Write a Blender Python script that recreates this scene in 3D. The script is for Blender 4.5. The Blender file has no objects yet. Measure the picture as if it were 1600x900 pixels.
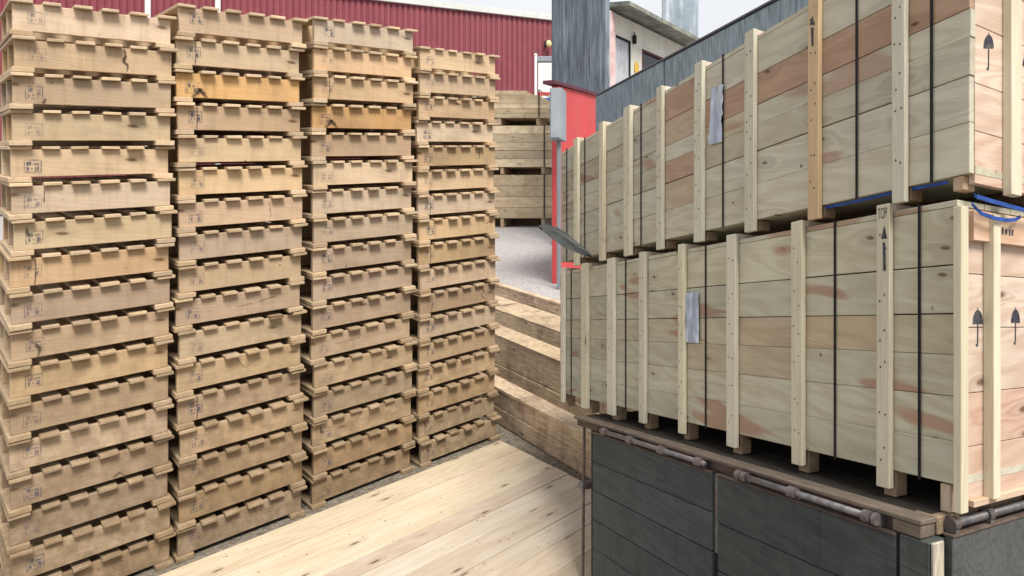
import bpy, bmesh, math, random
from mathutils import Vector, Matrix, noise as mnoise
random.seed(7)
C = bpy.context.scene.collection
F, CX, HY, Z0 = 1020.0, 1150.0, 369.0, 2.5      # focal length (photo px), principal point, eye height (m)
KL = (HY - 230.0) / F                            # the yard rises away from the camera
KR = (508.0 - HY) / F                            # the truck stands on a ramp that falls away

# ------------------------------------------------------------------ mesh helpers
class MB:
    """collects shapes into one mesh; every shape carries a tint and a random number for the material"""
    def __init__(s):
        s.bm = bmesh.new()
        s.t = s.bm.verts.layers.float_color.new('tint')
        s.r = s.bm.verts.layers.float.new('rnd')
    def _mark(s, vs, tint, rnd):
        if rnd is None: rnd = random.random()
        for v in vs:
            v[s.t] = (tint[0], tint[1], tint[2], 1); v[s.r] = rnd
    def box(s, x0, x1, y0, y1, z0, z1, tint=(1, 1, 1), rnd=None, bev=0.0, jit=0.0, cuts=0, mat=None):
        n0 = set(s.bm.verts)
        m = Matrix.Translation(((x0+x1)/2, (y0+y1)/2, (z0+z1)/2)) @ Matrix.Diagonal((x1-x0, y1-y0, z1-z0, 1))
        r = bmesh.ops.create_cube(s.bm, size=1, matrix=m)
        vs = r['verts']
        if jit:
            for v in vs: v.co += Vector((random.uniform(-jit, jit) for _ in range(3)))
        es = list({e for v in vs for e in v.link_edges})
        if cuts:
            L = max(range(3), key=lambda i: (x1-x0, y1-y0, z1-z0)[i])
            le = [e for e in es if abs((e.verts[0].co-e.verts[1].co)[L]) > 0.6*(x1-x0, y1-y0, z1-z0)[L]]
            bmesh.ops.subdivide_edges(s.bm, edges=le, cuts=cuts, use_grid_fill=True)
            vs = [v for v in s.bm.verts if v not in n0]
            es = list({e for v in vs for e in v.link_edges if len(e.link_faces) == 2 and e.calc_face_angle(0) > 0.5})
        if bev:
            bmesh.ops.bevel(s.bm, geom=es, offset=bev, segments=1, affect='EDGES', profile=0.5, clamp_overlap=True)
        new = [v for v in s.bm.verts if v not in n0]
        s._mark(new, tint, rnd)
        if mat is not None:
            for v in new: v.co = mat @ v.co
        return new
    def poly(s, pts, tint=(1, 1, 1), rnd=None):
        vs = [s.bm.verts.new(p) for p in pts]
        f = s.bm.faces.new(vs); s._mark(vs, tint, rnd); return f
    def prism(s, pts, vec, tint=(1, 1, 1), rnd=None):
        f = s.poly(pts, tint, rnd)
        r = bmesh.ops.extrude_face_region(s.bm, geom=[f])
        vs = [g for g in r['geom'] if isinstance(g, bmesh.types.BMVert)]
        for v in vs: v.co += Vector(vec)
        s._mark(vs, tint, f.verts[0][s.r])
    def tube(s, p0, p1, r, seg=10, tint=(1, 1, 1), caps=True):
        p0, p1 = Vector(p0), Vector(p1); d = p1-p0
        q = d.to_track_quat('Z', 'Y').to_matrix().to_4x4()
        res = bmesh.ops.create_cone(s.bm, cap_ends=caps, segments=seg, radius1=r, radius2=r, depth=d.length,
                                    matrix=Matrix.Translation((p0+p1)/2) @ q)
        s._mark(res['verts'], tint, None)
    def build(s, name, mat, parent=None, shear=None, smooth=False):
        if shear:
            for v in s.bm.verts: v.co.z += shear[0]*v.co.x + shear[1]*v.co.y
        bmesh.ops.recalc_face_normals(s.bm, faces=s.bm.faces)
        me = bpy.data.meshes.new(name); s.bm.to_mesh(me); s.bm.free()
        if smooth:
            for p in me.polygons: p.use_smooth = True
        me.materials.append(mat)
        o = bpy.data.objects.new(name, me); C.objects.link(o)
        if parent: o.parent = parent
        return o

def empty(name, loc=(0, 0, 0), rz=0):
    o = bpy.data.objects.new(name, None); o.empty_display_size = 0.1
    C.objects.link(o); o.location = loc; o.rotation_euler = (0, 0, rz); return o
def tag(o, label=None, cat=None, group=None, kind=None):
    for k, v in (('label', label), ('category', cat), ('group', group), ('kind', kind)):
        if v: o[k] = v
    return o
def P(x, y, Y):                                   # photo pixel at a depth -> world point
    return Vector(((x-CX)/F*Y, Y, Z0-(y-HY)/F*Y))

# ------------------------------------------------------------------ materials
class NT:
    def __init__(s, name):
        s.m = bpy.data.materials.new(name); s.m.use_nodes = True
        s.t = s.m.node_tree; s.b = s.t.nodes['Principled BSDF']
    def n(s, typ, ins=None, **props):
        nd = s.t.nodes.new('ShaderNode'+typ)
        for k, v in props.items(): setattr(nd, k, v)
        for k, v in (ins or {}).items(): s.set(nd.inputs[k], v)
        return nd
    def set(s, sock, v):
        if isinstance(v, bpy.types.NodeSocket): s.t.links.new(v, sock)
        else: sock.default_value = v
    def math(s, op, a, b=0.0, c=0.0, clamp=False):
        nd = s.n('Math', operation=op, use_clamp=clamp)
        s.set(nd.inputs[0], a); s.set(nd.inputs[1], b); s.set(nd.inputs[2], c); return nd.outputs[0]
    def vmath(s, op, a, b=(0, 0, 0)):
        nd = s.n('VectorMath', operation=op); s.set(nd.inputs[0], a); s.set(nd.inputs[1], b); return nd.outputs[0]
    def mix(s, fac, a, b, mode='MIX'):
        nd = s.n('Mix', data_type='RGBA', blend_type=mode)
        s.set(nd.inputs[0], fac); s.set(nd.inputs[6], a if isinstance(a, bpy.types.NodeSocket) else (*a, 1) if len(a) == 3 else a)
        s.set(nd.inputs[7], b if isinstance(b, bpy.types.NodeSocket) else (*b, 1) if len(b) == 3 else b); return nd.outputs[2]
    def noise(s, vec, scale=1, detail=2, rough=0.5, dist=0):
        return s.n('TexNoise', {'Vector': vec, 'Scale': scale, 'Detail': detail, 'Roughness': rough, 'Distortion': dist}).outputs[0]
    def step(s, v, lo, hi, a=0.0, b=1.0):
        nd = s.n('MapRange', {0: v, 1: lo, 2: hi, 3: a, 4: b}, interpolation_type='SMOOTHSTEP'); return nd.outputs[0]
    def bump(s, h, strength, dist=0.01):
        s.set(s.b.inputs['Normal'], s.n('Bump', {'Height': h, 'Strength': strength, 'Distance': dist}).outputs[0])

def wood(name, light, dark, axis=0, knots=0.3, figure=0.5, fine=0.35, streak=0.0, rough=0.72, vary=0.25, dirt=0.0,
         dirt_col=(0.05, 0.04, 0.03), freq=55.0, across=9.0, along=1.1, dots=0.0, low_dirt_shade=0.0, spread=0.3, cracks=0.0, plane=None, ks=1.0, heart=0.0):
    m = NT(name)
    obj = m.n('TexCoord').outputs['Object']
    rnd = m.n('Attribute', attribute_name='rnd').outputs['Fac']
    tint = m.n('Attribute', attribute_name='tint').outputs['Color']
    info = m.n('ObjectInfo'); orn = info.outputs['Random']
    off = m.n('CombineXYZ', {0: m.math('MULTIPLY', rnd, 37.1), 1: m.math('ADD', m.math('MULTIPLY', orn, 91.7), m.math('MULTIPLY', rnd, 11.3)), 2: m.math('MULTIPLY', rnd, 23.9)}).outputs[0]
    v = m.vmath('ADD', obj, off)
    def sc(al, ac):
        return m.vmath('MULTIPLY', v, tuple(al if i == axis else ac for i in range(3)))
    sp = m.n('SeparateXYZ', {0: sc(3.2, 8.5)}).outputs
    cross = {0: 2, 1: 2, 2: 0}[axis] if plane is None else plane
    vor = m.n('TexVoronoi', {'Vector': m.n('CombineXYZ', {0: sp[axis], 1: sp[cross], 2: 0.0}).outputs[0], 'Scale': 1.0, 'Randomness': 1.0}, voronoi_dimensions='2D')
    cellr = m.n('SeparateColor', {0: vor.outputs['Color']}).outputs[0]
    kmask = m.step(cellr, 1-knots*0.5-0.02, 1-knots*0.5)
    kd = vor.outputs['Distance']
    near = m.math('MULTIPLY', kmask, m.step(kd, 0.0, 0.38, 1.0, 0.0))
    n1 = m.noise(sc(along, across), 1.0, 2, 0.45, 0.3)
    lines = m.math('ADD', m.math('MULTIPLY', m.math('SINE', m.math('ADD', m.math('MULTIPLY', n1, freq), m.math('MULTIPLY', near, 9.0))), 0.5), 0.5)
    fn = m.noise(sc(7.0, 170.0), 1.0, 3, 0.6)
    blot = m.noise(sc(1.6, 4.0), 1.0, 3, 0.6)
    fac = m.math('ADD', m.math('MULTIPLY', lines, figure), m.math('MULTIPLY', m.step(fn, 0.3, 0.75), fine))
    fac = m.math('ADD', fac, m.step(blot, 0.35, 0.75, -0.12, 0.25), clamp=True)
    if streak:
        st = m.noise(m.vmath('MULTIPLY', v, tuple(32.0 if i == axis else 2.5 for i in range(3))), 1.0, 3, 0.6)
        fac = m.math('ADD', fac, m.step(st, 0.45, 0.8, 0.0, streak), clamp=True)
    col = m.mix(fac, light, dark)
    col = m.mix(m.math('MULTIPLY', near, 0.35), col, tuple(c*0.62 for c in dark))
    knot = m.math('MULTIPLY', kmask, m.step(kd, 0.04*ks, 0.12*ks, 1.0, 0.0))
    col = m.mix(m.math('MULTIPLY', knot, 0.9), col, (dark[0]*0.33, dark[1]*0.24, dark[2]*0.2))
    if heart:
        hn = m.noise(sc(1.3, 7.5), 1.0, 2, 0.5, 0.6)
        col = m.mix(m.step(hn, 0.60, 0.66, 0.0, heart), col, (0.36, 0.21, 0.145))
    if dots:
        vd = m.n('TexVoronoi', {'Vector': v, 'Scale': 21.0, 'Randomness': 1.0})
        dm = m.n('SeparateColor', {0: vd.outputs['Color']}).outputs[0]
        msk = m.math('MULTIPLY', m.step(dm, 1-dots, 1-dots+0.02), m.step(vd.outputs['Distance'], 0.10, 0.17, 1.0, 0.0))
        clump = m.step(m.noise(v, 1.7, 2), 0.42, 0.6)
        col = m.mix(m.math('MULTIPLY', m.math('MULTIPLY', msk, clump), 0.75), col, (0.07, 0.045, 0.03))
    if cracks:
        ck = m.noise(sc(1.6, 60.0), 1.0, 2, 0.5)
        col = m.mix(m.step(ck, 0.70, 0.74, 0.0, cracks), col, (0.02, 0.017, 0.015))
    # per-object and per-board variation
    hsv = m.n('HueSaturation', {'Color': col, 'Hue': m.math('ADD', 0.5, m.math('MULTIPLY', m.math('SUBTRACT', orn, 0.5), -0.010)),
              'Saturation': m.math('ADD', 1.0, m.math('MULTIPLY', m.math('SUBTRACT', m.math('FRACT', m.math('MULTIPLY', orn, 7.3)), 0.5), spread)),
              'Value': m.math('ADD', 1.0-vary/2, m.math('MULTIPLY', m.math('FRACT', m.math('ADD', m.math('MULTIPLY', orn, 13.7), m.math('MULTIPLY', rnd, 3.1))), vary))})
    col = m.mix(1.0, hsv.outputs[0], tint, 'MULTIPLY')
    if dirt:
        geo = m.n('NewGeometry').outputs['Position']
        d = m.noise(m.vmath('MULTIPLY', geo, (3.0, 3.0, 2.0)), 1.0, 5, 0.65)
        col = m.mix(m.step(d, 0.45, 0.75, 0.0, dirt), col, dirt_col)
    if low_dirt_shade:  # lower objects go darker: dirt, with their weaker light painted in as well
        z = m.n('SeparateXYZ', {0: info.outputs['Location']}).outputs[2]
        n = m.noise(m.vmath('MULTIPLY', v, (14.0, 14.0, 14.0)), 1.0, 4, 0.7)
        lo = m.math('MULTIPLY', m.step(z, 0.5, 3.0, low_dirt_shade, 0.0), m.step(n, 0.25, 0.7, 0.55, 1.0))
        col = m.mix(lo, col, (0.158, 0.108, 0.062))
    m.set(m.b.inputs['Base Color'], col)
    m.set(m.b.inputs['Roughness'], rough)
    m.set(m.b.inputs['Specular IOR Level'], 0.25)
    m.bump(m.math('ADD', m.math('MULTIPLY', fn, 0.6), m.math('MULTIPLY', lines, 0.3)), 0.35, 0.003)
    return m.m

def plain(name, col, rough=0.6, var=0.2, scale=6.0, metal=0.0, dirt=None, dirt_amt=0.5, streaks=False, spec=0.4, bump=0.0, stretch=(1, 1, 1)):
    m = NT(name)
    obj = m.n('TexCoord').outputs['Object']
    vv = m.vmath('MULTIPLY', obj, stretch)
    n = m.noise(vv, scale, 4, 0.6)
    c = m.mix(m.step(n, 0.3, 0.7), tuple(k*(1-var) for k in col), tuple(min(1, k*(1+var)) for k in col))
    if dirt:
        vec = m.vmath('MULTIPLY', obj, (7, 7, 0.7)) if streaks else vv
        d = m.noise(vec, scale*0.6, 6, 0.65)
        c = m.mix(m.step(d, 0.45, 0.72, 0.0, dirt_amt), c, dirt)
    tint = m.n('Attribute', attribute_name='tint').outputs['Color']
    c = m.mix(1.0, c, tint, 'MULTIPLY')
    m.set(m.b.inputs['Base Color'], c); m.set(m.b.inputs['Roughness'], rough)
    m.set(m.b.inputs['Metallic'], metal); m.set(m.b.inputs['Specular IOR Level'], spec)
    if bump: m.bump(n, bump, 0.01)
    return m.m

PL, PD = (0.545, 0.415, 0.28), (0.375, 0.265, 0.165)
M = {
 'stringer': wood('pallet_stringer_wood', PL, PD, 0, knots=0.34, figure=0.16, fine=0.25, streak=0.5, vary=0.36, dirt=0.45, dirt_col=(0.20, 0.14, 0.095), low_dirt_shade=0.9, freq=45, across=14, dots=0.08, spread=0.42),
 'deckboard': wood('pallet_board_wood', (0.56, 0.44, 0.31), (0.39, 0.28, 0.18), 1, knots=0.15, figure=0.25, fine=0.4, vary=0.3, low_dirt_shade=0.9, spread=0.16),
 'plank': wood('fresh_plank_wood', (0.52, 0.455, 0.36), (0.39, 0.31, 0.22), 0, plane=1, knots=0.5, figure=0.34, fine=0.35, vary=0.2, dots=0.5, along=0.7, across=7, freq=40),
 'crate': wood('crate_panel_wood', (0.535, 0.52, 0.415), (0.39, 0.35, 0.265), 0, ks=0.6, heart=0.75, knots=0.75, figure=0.42, fine=0.35, vary=0.16, dots=0.08, dirt=0.22, dirt_col=(0.30, 0.235, 0.165), along=1.6, across=8, freq=42),
 'crate_end': wood('crate_end_wood', (0.64, 0.54, 0.46), (0.50, 0.37, 0.29), 1, knots=0.4, figure=0.6, fine=0.25, vary=0.12, along=1.6, across=8, freq=48),
 'batten': wood('crate_batten_wood', (0.60, 0.57, 0.46), (0.46, 0.42, 0.32), 2, knots=0.35, figure=0.35, fine=0.3, vary=0.12, across=16, dots=0.03),
 'skid': wood('crate_skid_wood', (0.40, 0.31, 0.22), (0.26, 0.18, 0.11), 1, knots=0.3, figure=0.4, fine=0.4, vary=0.2),
 'truckwood': wood('weathered_truck_wood', (0.074, 0.083, 0.085), (0.036, 0.043, 0.047), 0, knots=0.04, dots=0.12, figure=0.3, fine=0.6, streak=0.4, vary=0.2, dirt=0.5, dirt_col=(0.03, 0.036, 0.04), spread=0.1, cracks=0.4),
 'truckedge': wood('worn_edge_timber', (0.23, 0.19, 0.15), (0.12, 0.095, 0.075), 0, knots=0.2, figure=0.3, fine=0.6, streak=0.2, vary=0.15, dirt=0.6, cracks=0.6),
 'timber': wood('old_timber', (0.31, 0.225, 0.13), (0.14, 0.09, 0.05), 0, knots=0.4, figure=0.3, fine=0.6, streak=0.3, vary=0.3, dirt=0.6, dirt_col=(0.07, 0.045, 0.03), cracks=0.4),
 'lumber': wood('lumber_pack_wood', (0.56, 0.48, 0.36), (0.34, 0.255, 0.16), 0, knots=0.35, figure=0.3, fine=0.4, vary=0.3, along=0.8, across=3, dirt=0.5, dirt_col=(0.22, 0.15, 0.08)),
 'ink': plain('stencil_ink', (0.035, 0.037, 0.055), 0.7, 0.5, 60, dirt=(0.18, 0.16, 0.13), dirt_amt=0.6),
 'band': plain('black_steel_band', (0.009, 0.009, 0.013), 0.5, 0.2, 30, spec=0.2),
 'pouch': plain('plastic_pouch', (0.35, 0.41, 0.60), 0.5, 0.2, 10, dirt=(0.75, 0.8, 0.9), dirt_amt=0.8, stretch=(3.5, 1, 0.6)),
 'bluestrap': plain('blue_webbing', (0.015, 0.065, 0.30), 0.6, 0.3, 40),
 'steel': plain('worn_steel', (0.13, 0.128, 0.135), 0.5, 0.3, 30, metal=0.3, dirt=(0.16, 0.10, 0.075), dirt_amt=0.6),
 'rust': plain('rusty_steel', (0.135, 0.105, 0.09), 0.75, 0.3, 20, dirt=(0.10, 0.05, 0.035), dirt_amt=0.6),
 'dark': plain('dark_underframe_and_shade', (0.012, 0.016, 0.018), 0.8, 0.3, 8),
 'maroon': plain('maroon_sheeting', (0.215, 0.042, 0.058), 0.5, 0.1, 1.5, spec=0.5),
 'white': plain('white_paint', (0.78, 0.78, 0.78), 0.5, 0.05, 4, dirt=(0.5, 0.5, 0.48), dirt_amt=0.3),
 'red': plain('red_paint', (0.54, 0.062, 0.066), 0.6, 0.1, 1.2, dirt=(0.46, 0.10, 0.10), dirt_amt=0.5),
 'capping': plain('dark_red_capping', (0.10, 0.02, 0.035), 0.5, 0.2, 4),
 'bluepaint': plain('blue_paint', (0.02, 0.09, 0.36), 0.5, 0.1, 3),
 'greypaint': plain('grey_paint', (0.27, 0.30, 0.34), 0.55, 0.1, 3, dirt=(0.22, 0.24, 0.27), dirt_amt=0.5),
 'cream': plain('cream_render', (0.62, 0.61, 0.55), 0.85, 0.08, 3, dirt=(0.40, 0.41, 0.38), dirt_amt=0.5, streaks=True),
 'slate': plain('weathered_slate_cladding', (0.12, 0.155, 0.19), 0.7, 0.35, 2.5, dirt=(0.36, 0.41, 0.45), dirt_amt=0.75, streaks=True, bump=0.4, stretch=(3, 3, 0.4)),
 'slab': plain('weathered_board_wall', (0.20, 0.255, 0.295), 0.8, 0.3, 9, dirt=(0.38, 0.45, 0.49), dirt_amt=0.7, streaks=True, bump=0.5, stretch=(3, 3, 0.5)),
 'tower': plain('streaked_concrete', (0.30, 0.37, 0.43), 0.8, 0.3, 0.7, dirt=(0.72, 0.78, 0.82), dirt_amt=0.9, streaks=True),
 'roof': plain('mossy_roof', (0.22, 0.23, 0.20), 0.9, 0.35, 5, dirt=(0.12, 0.13, 0.09), dirt_amt=0.6),
 'pinkpost': plain('pink_post_paint', (0.62, 0.42, 0.42), 0.6, 0.15, 5, dirt=(0.75, 0.72, 0.72), dirt_amt=0.6),
 'glass': plain('dark_window_glass', (0.02, 0.028, 0.035), 0.12, 0.2, 2, spec=0.6),
 'greydoor': plain('streaked_door_paint', (0.38, 0.40, 0.44), 0.6, 0.15, 3, dirt=(0.6, 0.6, 0.64), dirt_amt=0.7, streaks=True),
 'yellow': plain('yellow_paint', (0.62, 0.40, 0.07), 0.6, 0.1, 5),
 'lampglass': plain('lamp_glass', (0.72, 0.62, 0.30), 0.3, 0.1, 5),
 'peeling': plain('peeling_paint', (0.42, 0.37, 0.30), 0.7, 0.35, 40, dirt=(0.20, 0.06, 0.045), dirt_amt=1.0, stretch=(1, 1, 0.2)),
 'knotmark': None,
 'blade': plain('dark_grey_blade', (0.085, 0.095, 0.10), 0.45, 0.3, 9, dirt=(0.16, 0.15, 0.12), dirt_amt=0.6),
}
def stamp_mat():
    m = NT('faded_blue_stamp_ink')
    obj = m.n('TexCoord').outputs['Object']; orn = m.n('ObjectInfo').outputs['Random']
    v = m.vmath('ADD', obj, m.n('CombineXYZ', {0: m.math('MULTIPLY', orn, 41.0), 1: 0.0, 2: 0.0}).outputs[0])
    a = m.math('MULTIPLY', m.step(m.noise(v, 55, 3, 0.7), 0.34, 0.58), m.math('ADD', 0.25, m.math('MULTIPLY', orn, 0.6)))
    m.set(m.b.inputs['Base Color'], (0.07, 0.075, 0.13, 1)); m.set(m.b.inputs['Roughness'], 0.8)
    m.set(m.b.inputs['Alpha'], a); return m.m
M['stamp'] = stamp_mat()
def knot_mat():
    m = NT('dark_knot_stain'); obj = m.n('TexCoord').outputs['Object']
    u = m.n('Attribute', attribute_name='rnd').outputs['Fac']
    a = m.step(m.math('ADD', u, m.math('MULTIPLY', m.noise(obj, 60, 4, 0.7), 0.9)), 0.75, 1.1)
    m.set(m.b.inputs['Base Color'], (0.055, 0.03, 0.018, 1)); m.set(m.b.inputs['Alpha'], m.math('MULTIPLY', a, 0.85)); m.set(m.b.inputs['Roughness'], 0.8); return m.m
M['knotmark'] = knot_mat()
def knot(root, pts, r, name='dark_knot', mat='knotmark'):
    # a stain along a path on the outer stringer; opacity falls off to the edge
    b = MB(); y = 0.0258
    for i in range(len(pts)-1):
        (x0, z0), (x1, z1) = pts[i], pts[i+1]; d = Vector((x1-x0, z1-z0)).normalized(); nx, nz = -d.y*r, d.x*r
        c = [b.bm.verts.new((x0, y, z0)), b.bm.verts.new((x1, y, z1)), b.bm.verts.new((x1+nx, y, z1+nz)), b.bm.verts.new((x0+nx, y, z0+nz)), b.bm.verts.new((x1-nx, y, z1-nz)), b.bm.verts.new((x0-nx, y, z0-nz))]
        for k, v in enumerate(c): v[b.t] = (1, 1, 1, 1); v[b.r] = (0.75 if 0 < i < len(pts)-2 else 0.6) if k < 2 else 0.0
        b.bm.faces.new((c[0], c[1], c[2], c[3])); b.bm.faces.new((c[1], c[0], c[5], c[4]))
    return b.build(name, M[mat], root, SHL)
def ground_mat():
    m = NT('yard_gravel')
    p = m.n('NewGeometry').outputs['Position']
    v1 = m.n('TexVoronoi', {'Vector': p, 'Scale': 38.0}); v2 = m.n('TexVoronoi', {'Vector': p, 'Scale': 90.0})
    c1 = m.n('SeparateColor', {0: v1.outputs['Color']}).outputs[0]; c2 = m.n('SeparateColor', {0: v2.outputs['Color']}).outputs[1]
    f = m.math('ADD', m.math('MULTIPLY', c1, 0.5), m.math('MULTIPLY', c2, 0.5))
    dark = m.mix(f, (0.08, 0.068, 0.052), (0.25, 0.215, 0.17)); lite = m.mix(f, (0.22, 0.205, 0.205), (0.50, 0.475, 0.47))
    y = m.n('SeparateXYZ', {0: p}).outputs[1]
    far = m.step(m.math('ADD', y, m.math('MULTIPLY', m.noise(p, 0.6, 4), 3.0)), 9.0, 12.0)
    m.set(m.b.inputs['Base Color'], m.mix(far, dark, lite)); m.set(m.b.inputs['Roughness'], 0.95)
    m.bump(m.math('SUBTRACT', 1.0, v1.outputs['Distance']), 0.8, 0.02); return m.m

# ------------------------------------------------------------------ ground
def gz(Y):
    return Z0 - 2.47 + KL*max(-6.0, min(24.0, Y))
g = MB()
ys = [-400, -60, -6, -2, 0, 2, 4, 6, 8, 10, 13, 16, 20, 24, 40, 90, 400]; xs = [-400, -80, -30, -12, -6, -3, -1, 1, 3, 8, 20, 60, 400]
grid = [[g.bm.verts.new((x, y, gz(y))) for x in xs] for y in ys]
for i in range(len(ys)-1):
    for j in range(len(xs)-1):
        g.bm.faces.new((grid[i][j], grid[i][j+1], grid[i+1][j+1], grid[i+1][j]))
tag(g.build('ground', ground_mat()), kind='structure')

# ------------------------------------------------------------------ pallets
PV = (0.612, 0.791); QV = (-0.791, 0.612)
ANG_L = math.atan2(PV[1], PV[0])
SHL = (KL*PV[1], KL*QV[1])
def front_pt(x):                                  # point on the line of stack fronts, at the ground
    Y = F*2.47/(0.392*(1940-x)); return Vector(((x-CX)/F*Y, Y, gz(Y)))
W, D, H = 0.655, 0.80, 0.1905
def pallet_variant(i):
    parts = []
    tt, tb = 0.019, 0.028
    def var(): return random.uniform(0.9, 1.08)
    for k, yy in enumerate((0.030, D/2-0.02, D-0.065)):
        b = MB(); tv = var()
        tint = (tv, tv*random.uniform(0.96, 1.0), tv*random.uniform(0.9, 1.0))
        if i == 7 and k == 0: tint = (1.10, 0.94, 0.72)
        b.box(0.004, W-0.004, yy, yy+0.036, tb if k < 2 else 0.0012, H-tt-0.0005 if k < 2 else H-0.0012, tint, bev=0.0025, jit=0.0007, cuts=3)
        for v in b.bm.verts:
            v.co.y += 0.0015*mnoise.noise(Vector((v.co.x*3, i*7+k, 0))); v.co.z += 0.0012*mnoise.noise(Vector((v.co.x*4, 3, i*5+k)))
        parts.append(('stringer', b, 'stringer'))
    n = 6; wds = [random.uniform(0.068, 0.082) for _ in range(n)]; wds[0] = 0.085; wds[-1] = 0.082
    for k in range(n):
        cx = wds[0]/2-0.006 + k*(W+0.012-wds[0]/2-wds[-1]/2)/(n-1) + (random.uniform(-0.006, 0.006) if 0 < k < n-1 else 0)
        if k == n-1: cx += 0.012
        fr = random.uniform(-0.015, 0.012); tv = var()
        b = MB(); b.box(cx-wds[k]/2, cx+wds[k]/2, fr, D-0.0655, H-tt, H-0.0008-random.uniform(0, 0.002),
                        (tv, tv*0.98, tv*0.94), bev=0.0025, jit=0.0015)
        parts.append(('deck_board', b, 'deckboard'))
    for k, x0 in enumerate((-0.008, W-0.075)):
        b = MB(); tv = var()
        b.box(x0, x0+0.085, random.uniform(-0.006, 0.008), D-0.0655, 0.0006, tb-0.0003, (tv, tv*0.97, tv*0.92), bev=0.0025, jit=0.0015)
        parts.append(('bottom_board', b, 'deckboard'))
    # the faded maker's mark stencilled on the outer stringer
    b = MB(); x0 = 0.042+random.uniform(0, 0.035); z0 = 0.045+random.uniform(0, 0.04); yf = 0.0265; s = 0.066
    def q(a0, a1, c0, c1): b.poly([(x0+a0*s, yf, z0+c0*s), (x0+a1*s, yf, z0+c0*s), (x0+a1*s, yf, z0+c1*s), (x0+a0*s, yf, z0+c1*s)])
    q(0, 1, 0.95, 1.0); q(0, 1, 0, 0.05); q(0, 0.05, 0.05, 0.95); q(0.95, 1.0, 0.05, 0.95)
    q(0.14, 0.42, 0.55, 0.85); q(0.5, 0.86, 0.6, 0.72); q(0.14, 0.28, 0.15, 0.45); q(0.4, 0.5, 0.28, 0.36); q(0.62, 0.86, 0.12, 0.48)
    parts.append(('stamp', b, 'stamp'))
    root = empty('pallet')
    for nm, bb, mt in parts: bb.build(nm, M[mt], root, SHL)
    return root
variants = [pallet_variant(i) for i in range(10)]
used = set()
ORD = ['topmost', 'second', 'third', 'fourth', 'fifth', 'sixth', 'seventh', 'eighth', 'ninth', 'tenth', 'eleventh', 'twelfth',
       'thirteenth', 'fourteenth', 'fifteenth', 'sixteenth', 'bottom']
STK = ['the stack fourth from the timber beams', 'the stack third from the timber beams', 'the stack second from the timber beams', 'the stack beside the timber beams']
def place_pallet(var, loc, rz, sx, sz, label):
    if var not in used:
        used.add(var); r = variants[var]
    else:
        r = variants[var].copy(); C.objects.link(r)
        for ch in variants[var].children:
            c = ch.copy(); C.objects.link(c); c.parent = r
    r.location = loc; r.rotation_euler = (0, 0, rz); r.scale = (sx, 1, sz)
    tag(r, label, 'pallet', 'stacked wooden pallets'); return r
rng = random.Random(11)
for si, (xl, xr, hz) in enumerate(((17, 268, 0.1905), (279, 474, 0.1957), (491, 647, 0.198), (657, 777, 0.1912))):
    a, b = front_pt(xl), front_pt(xr); wid = (b.xy-a.xy).length
    for k in range(17):                           # k = 0 at the ground
        t = 16-k
        loc = a + Vector((PV[0]*rng.uniform(-.008, .008)-QV[0]*rng.uniform(-.012, .012), PV[1]*rng.uniform(-.006, .006)-QV[1]*rng.uniform(-.012, .012), 0))
        loc.z = gz(a.y) + KL*(loc.y-a.y) + k*hz
        v = rng.randrange(9)
        look = 'bare wooden pallet'
        if v == 7: v = 8
        if (si, t) in ((1, 2), (2, 3)): v = 7; look = 'orange tinted wooden pallet'
        pos = 'topmost of' if t == 0 else 'at the very bottom of' if t == 16 else f'{ORD[t]} from the top of'
        pr = place_pallet(v, loc, ANG_L + math.radians(rng.uniform(-1.2, 1.2)), wid/W, hz/H, f'{look}, {pos} {STK[si]}')
        marks = {(0, 1): ([(.435, .168), (.445, .13), (.432, .10), (.452, .075), (.448, .04)], .014), (1, 2): ([(.075, .035), (.10, .05), (.115, .085), (.135, .05), (.15, .03)], .024),
                 (0, 2): ([(.125, .06), (.115, .035)], .022), (0, 7): ([(.095, .17), (.098, .10), (.094, .03)], .008), (0, 9): ([(.088, .11), (.11, .07), (.10, .03)], .018), (0, 13): ([(.40, .04), (.43, .06), (.45, .035)], .012),
                 (0, 5): ([(.125, .16), (.122, .08)], .007), (0, 6): ([(.05, .15), (.055, .10)], .016), (3, 10): ([(.52, .15), (.55, .12), (.52, .09), (.56, .05)], .006), (3, 9): ([(.50, .15), (.54, .11), (.55, .14)], .006),
                 (1, 9): ([(.30, .09), (.40, .10), (.52, .12)], .005), (1, 11): ([(.30, .15), (.34, .09), (.42, .13)], .004), (2, 3): ([(.56, .12), (.57, .10)], .012), (2, 8): ([(.2, .05), (.21, .04)], .012),
                 (3, 0): ([(.50, .16), (.51, .10)], .008), (3, 4): ([(.50, .16), (.51, .08)], .009), (1, 6): ([(.46, .15), (.47, .06)], .006), (2, 11): ([(.15, .1), (.3, .11)], .004)}.get((si, t))
        if marks: knot(pr, *marks)
for i, r in enumerate(variants):
    if i not in used:
        for ch in list(r.children): bpy.data.objects.remove(ch)
        bpy.data.objects.remove(r)

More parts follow.
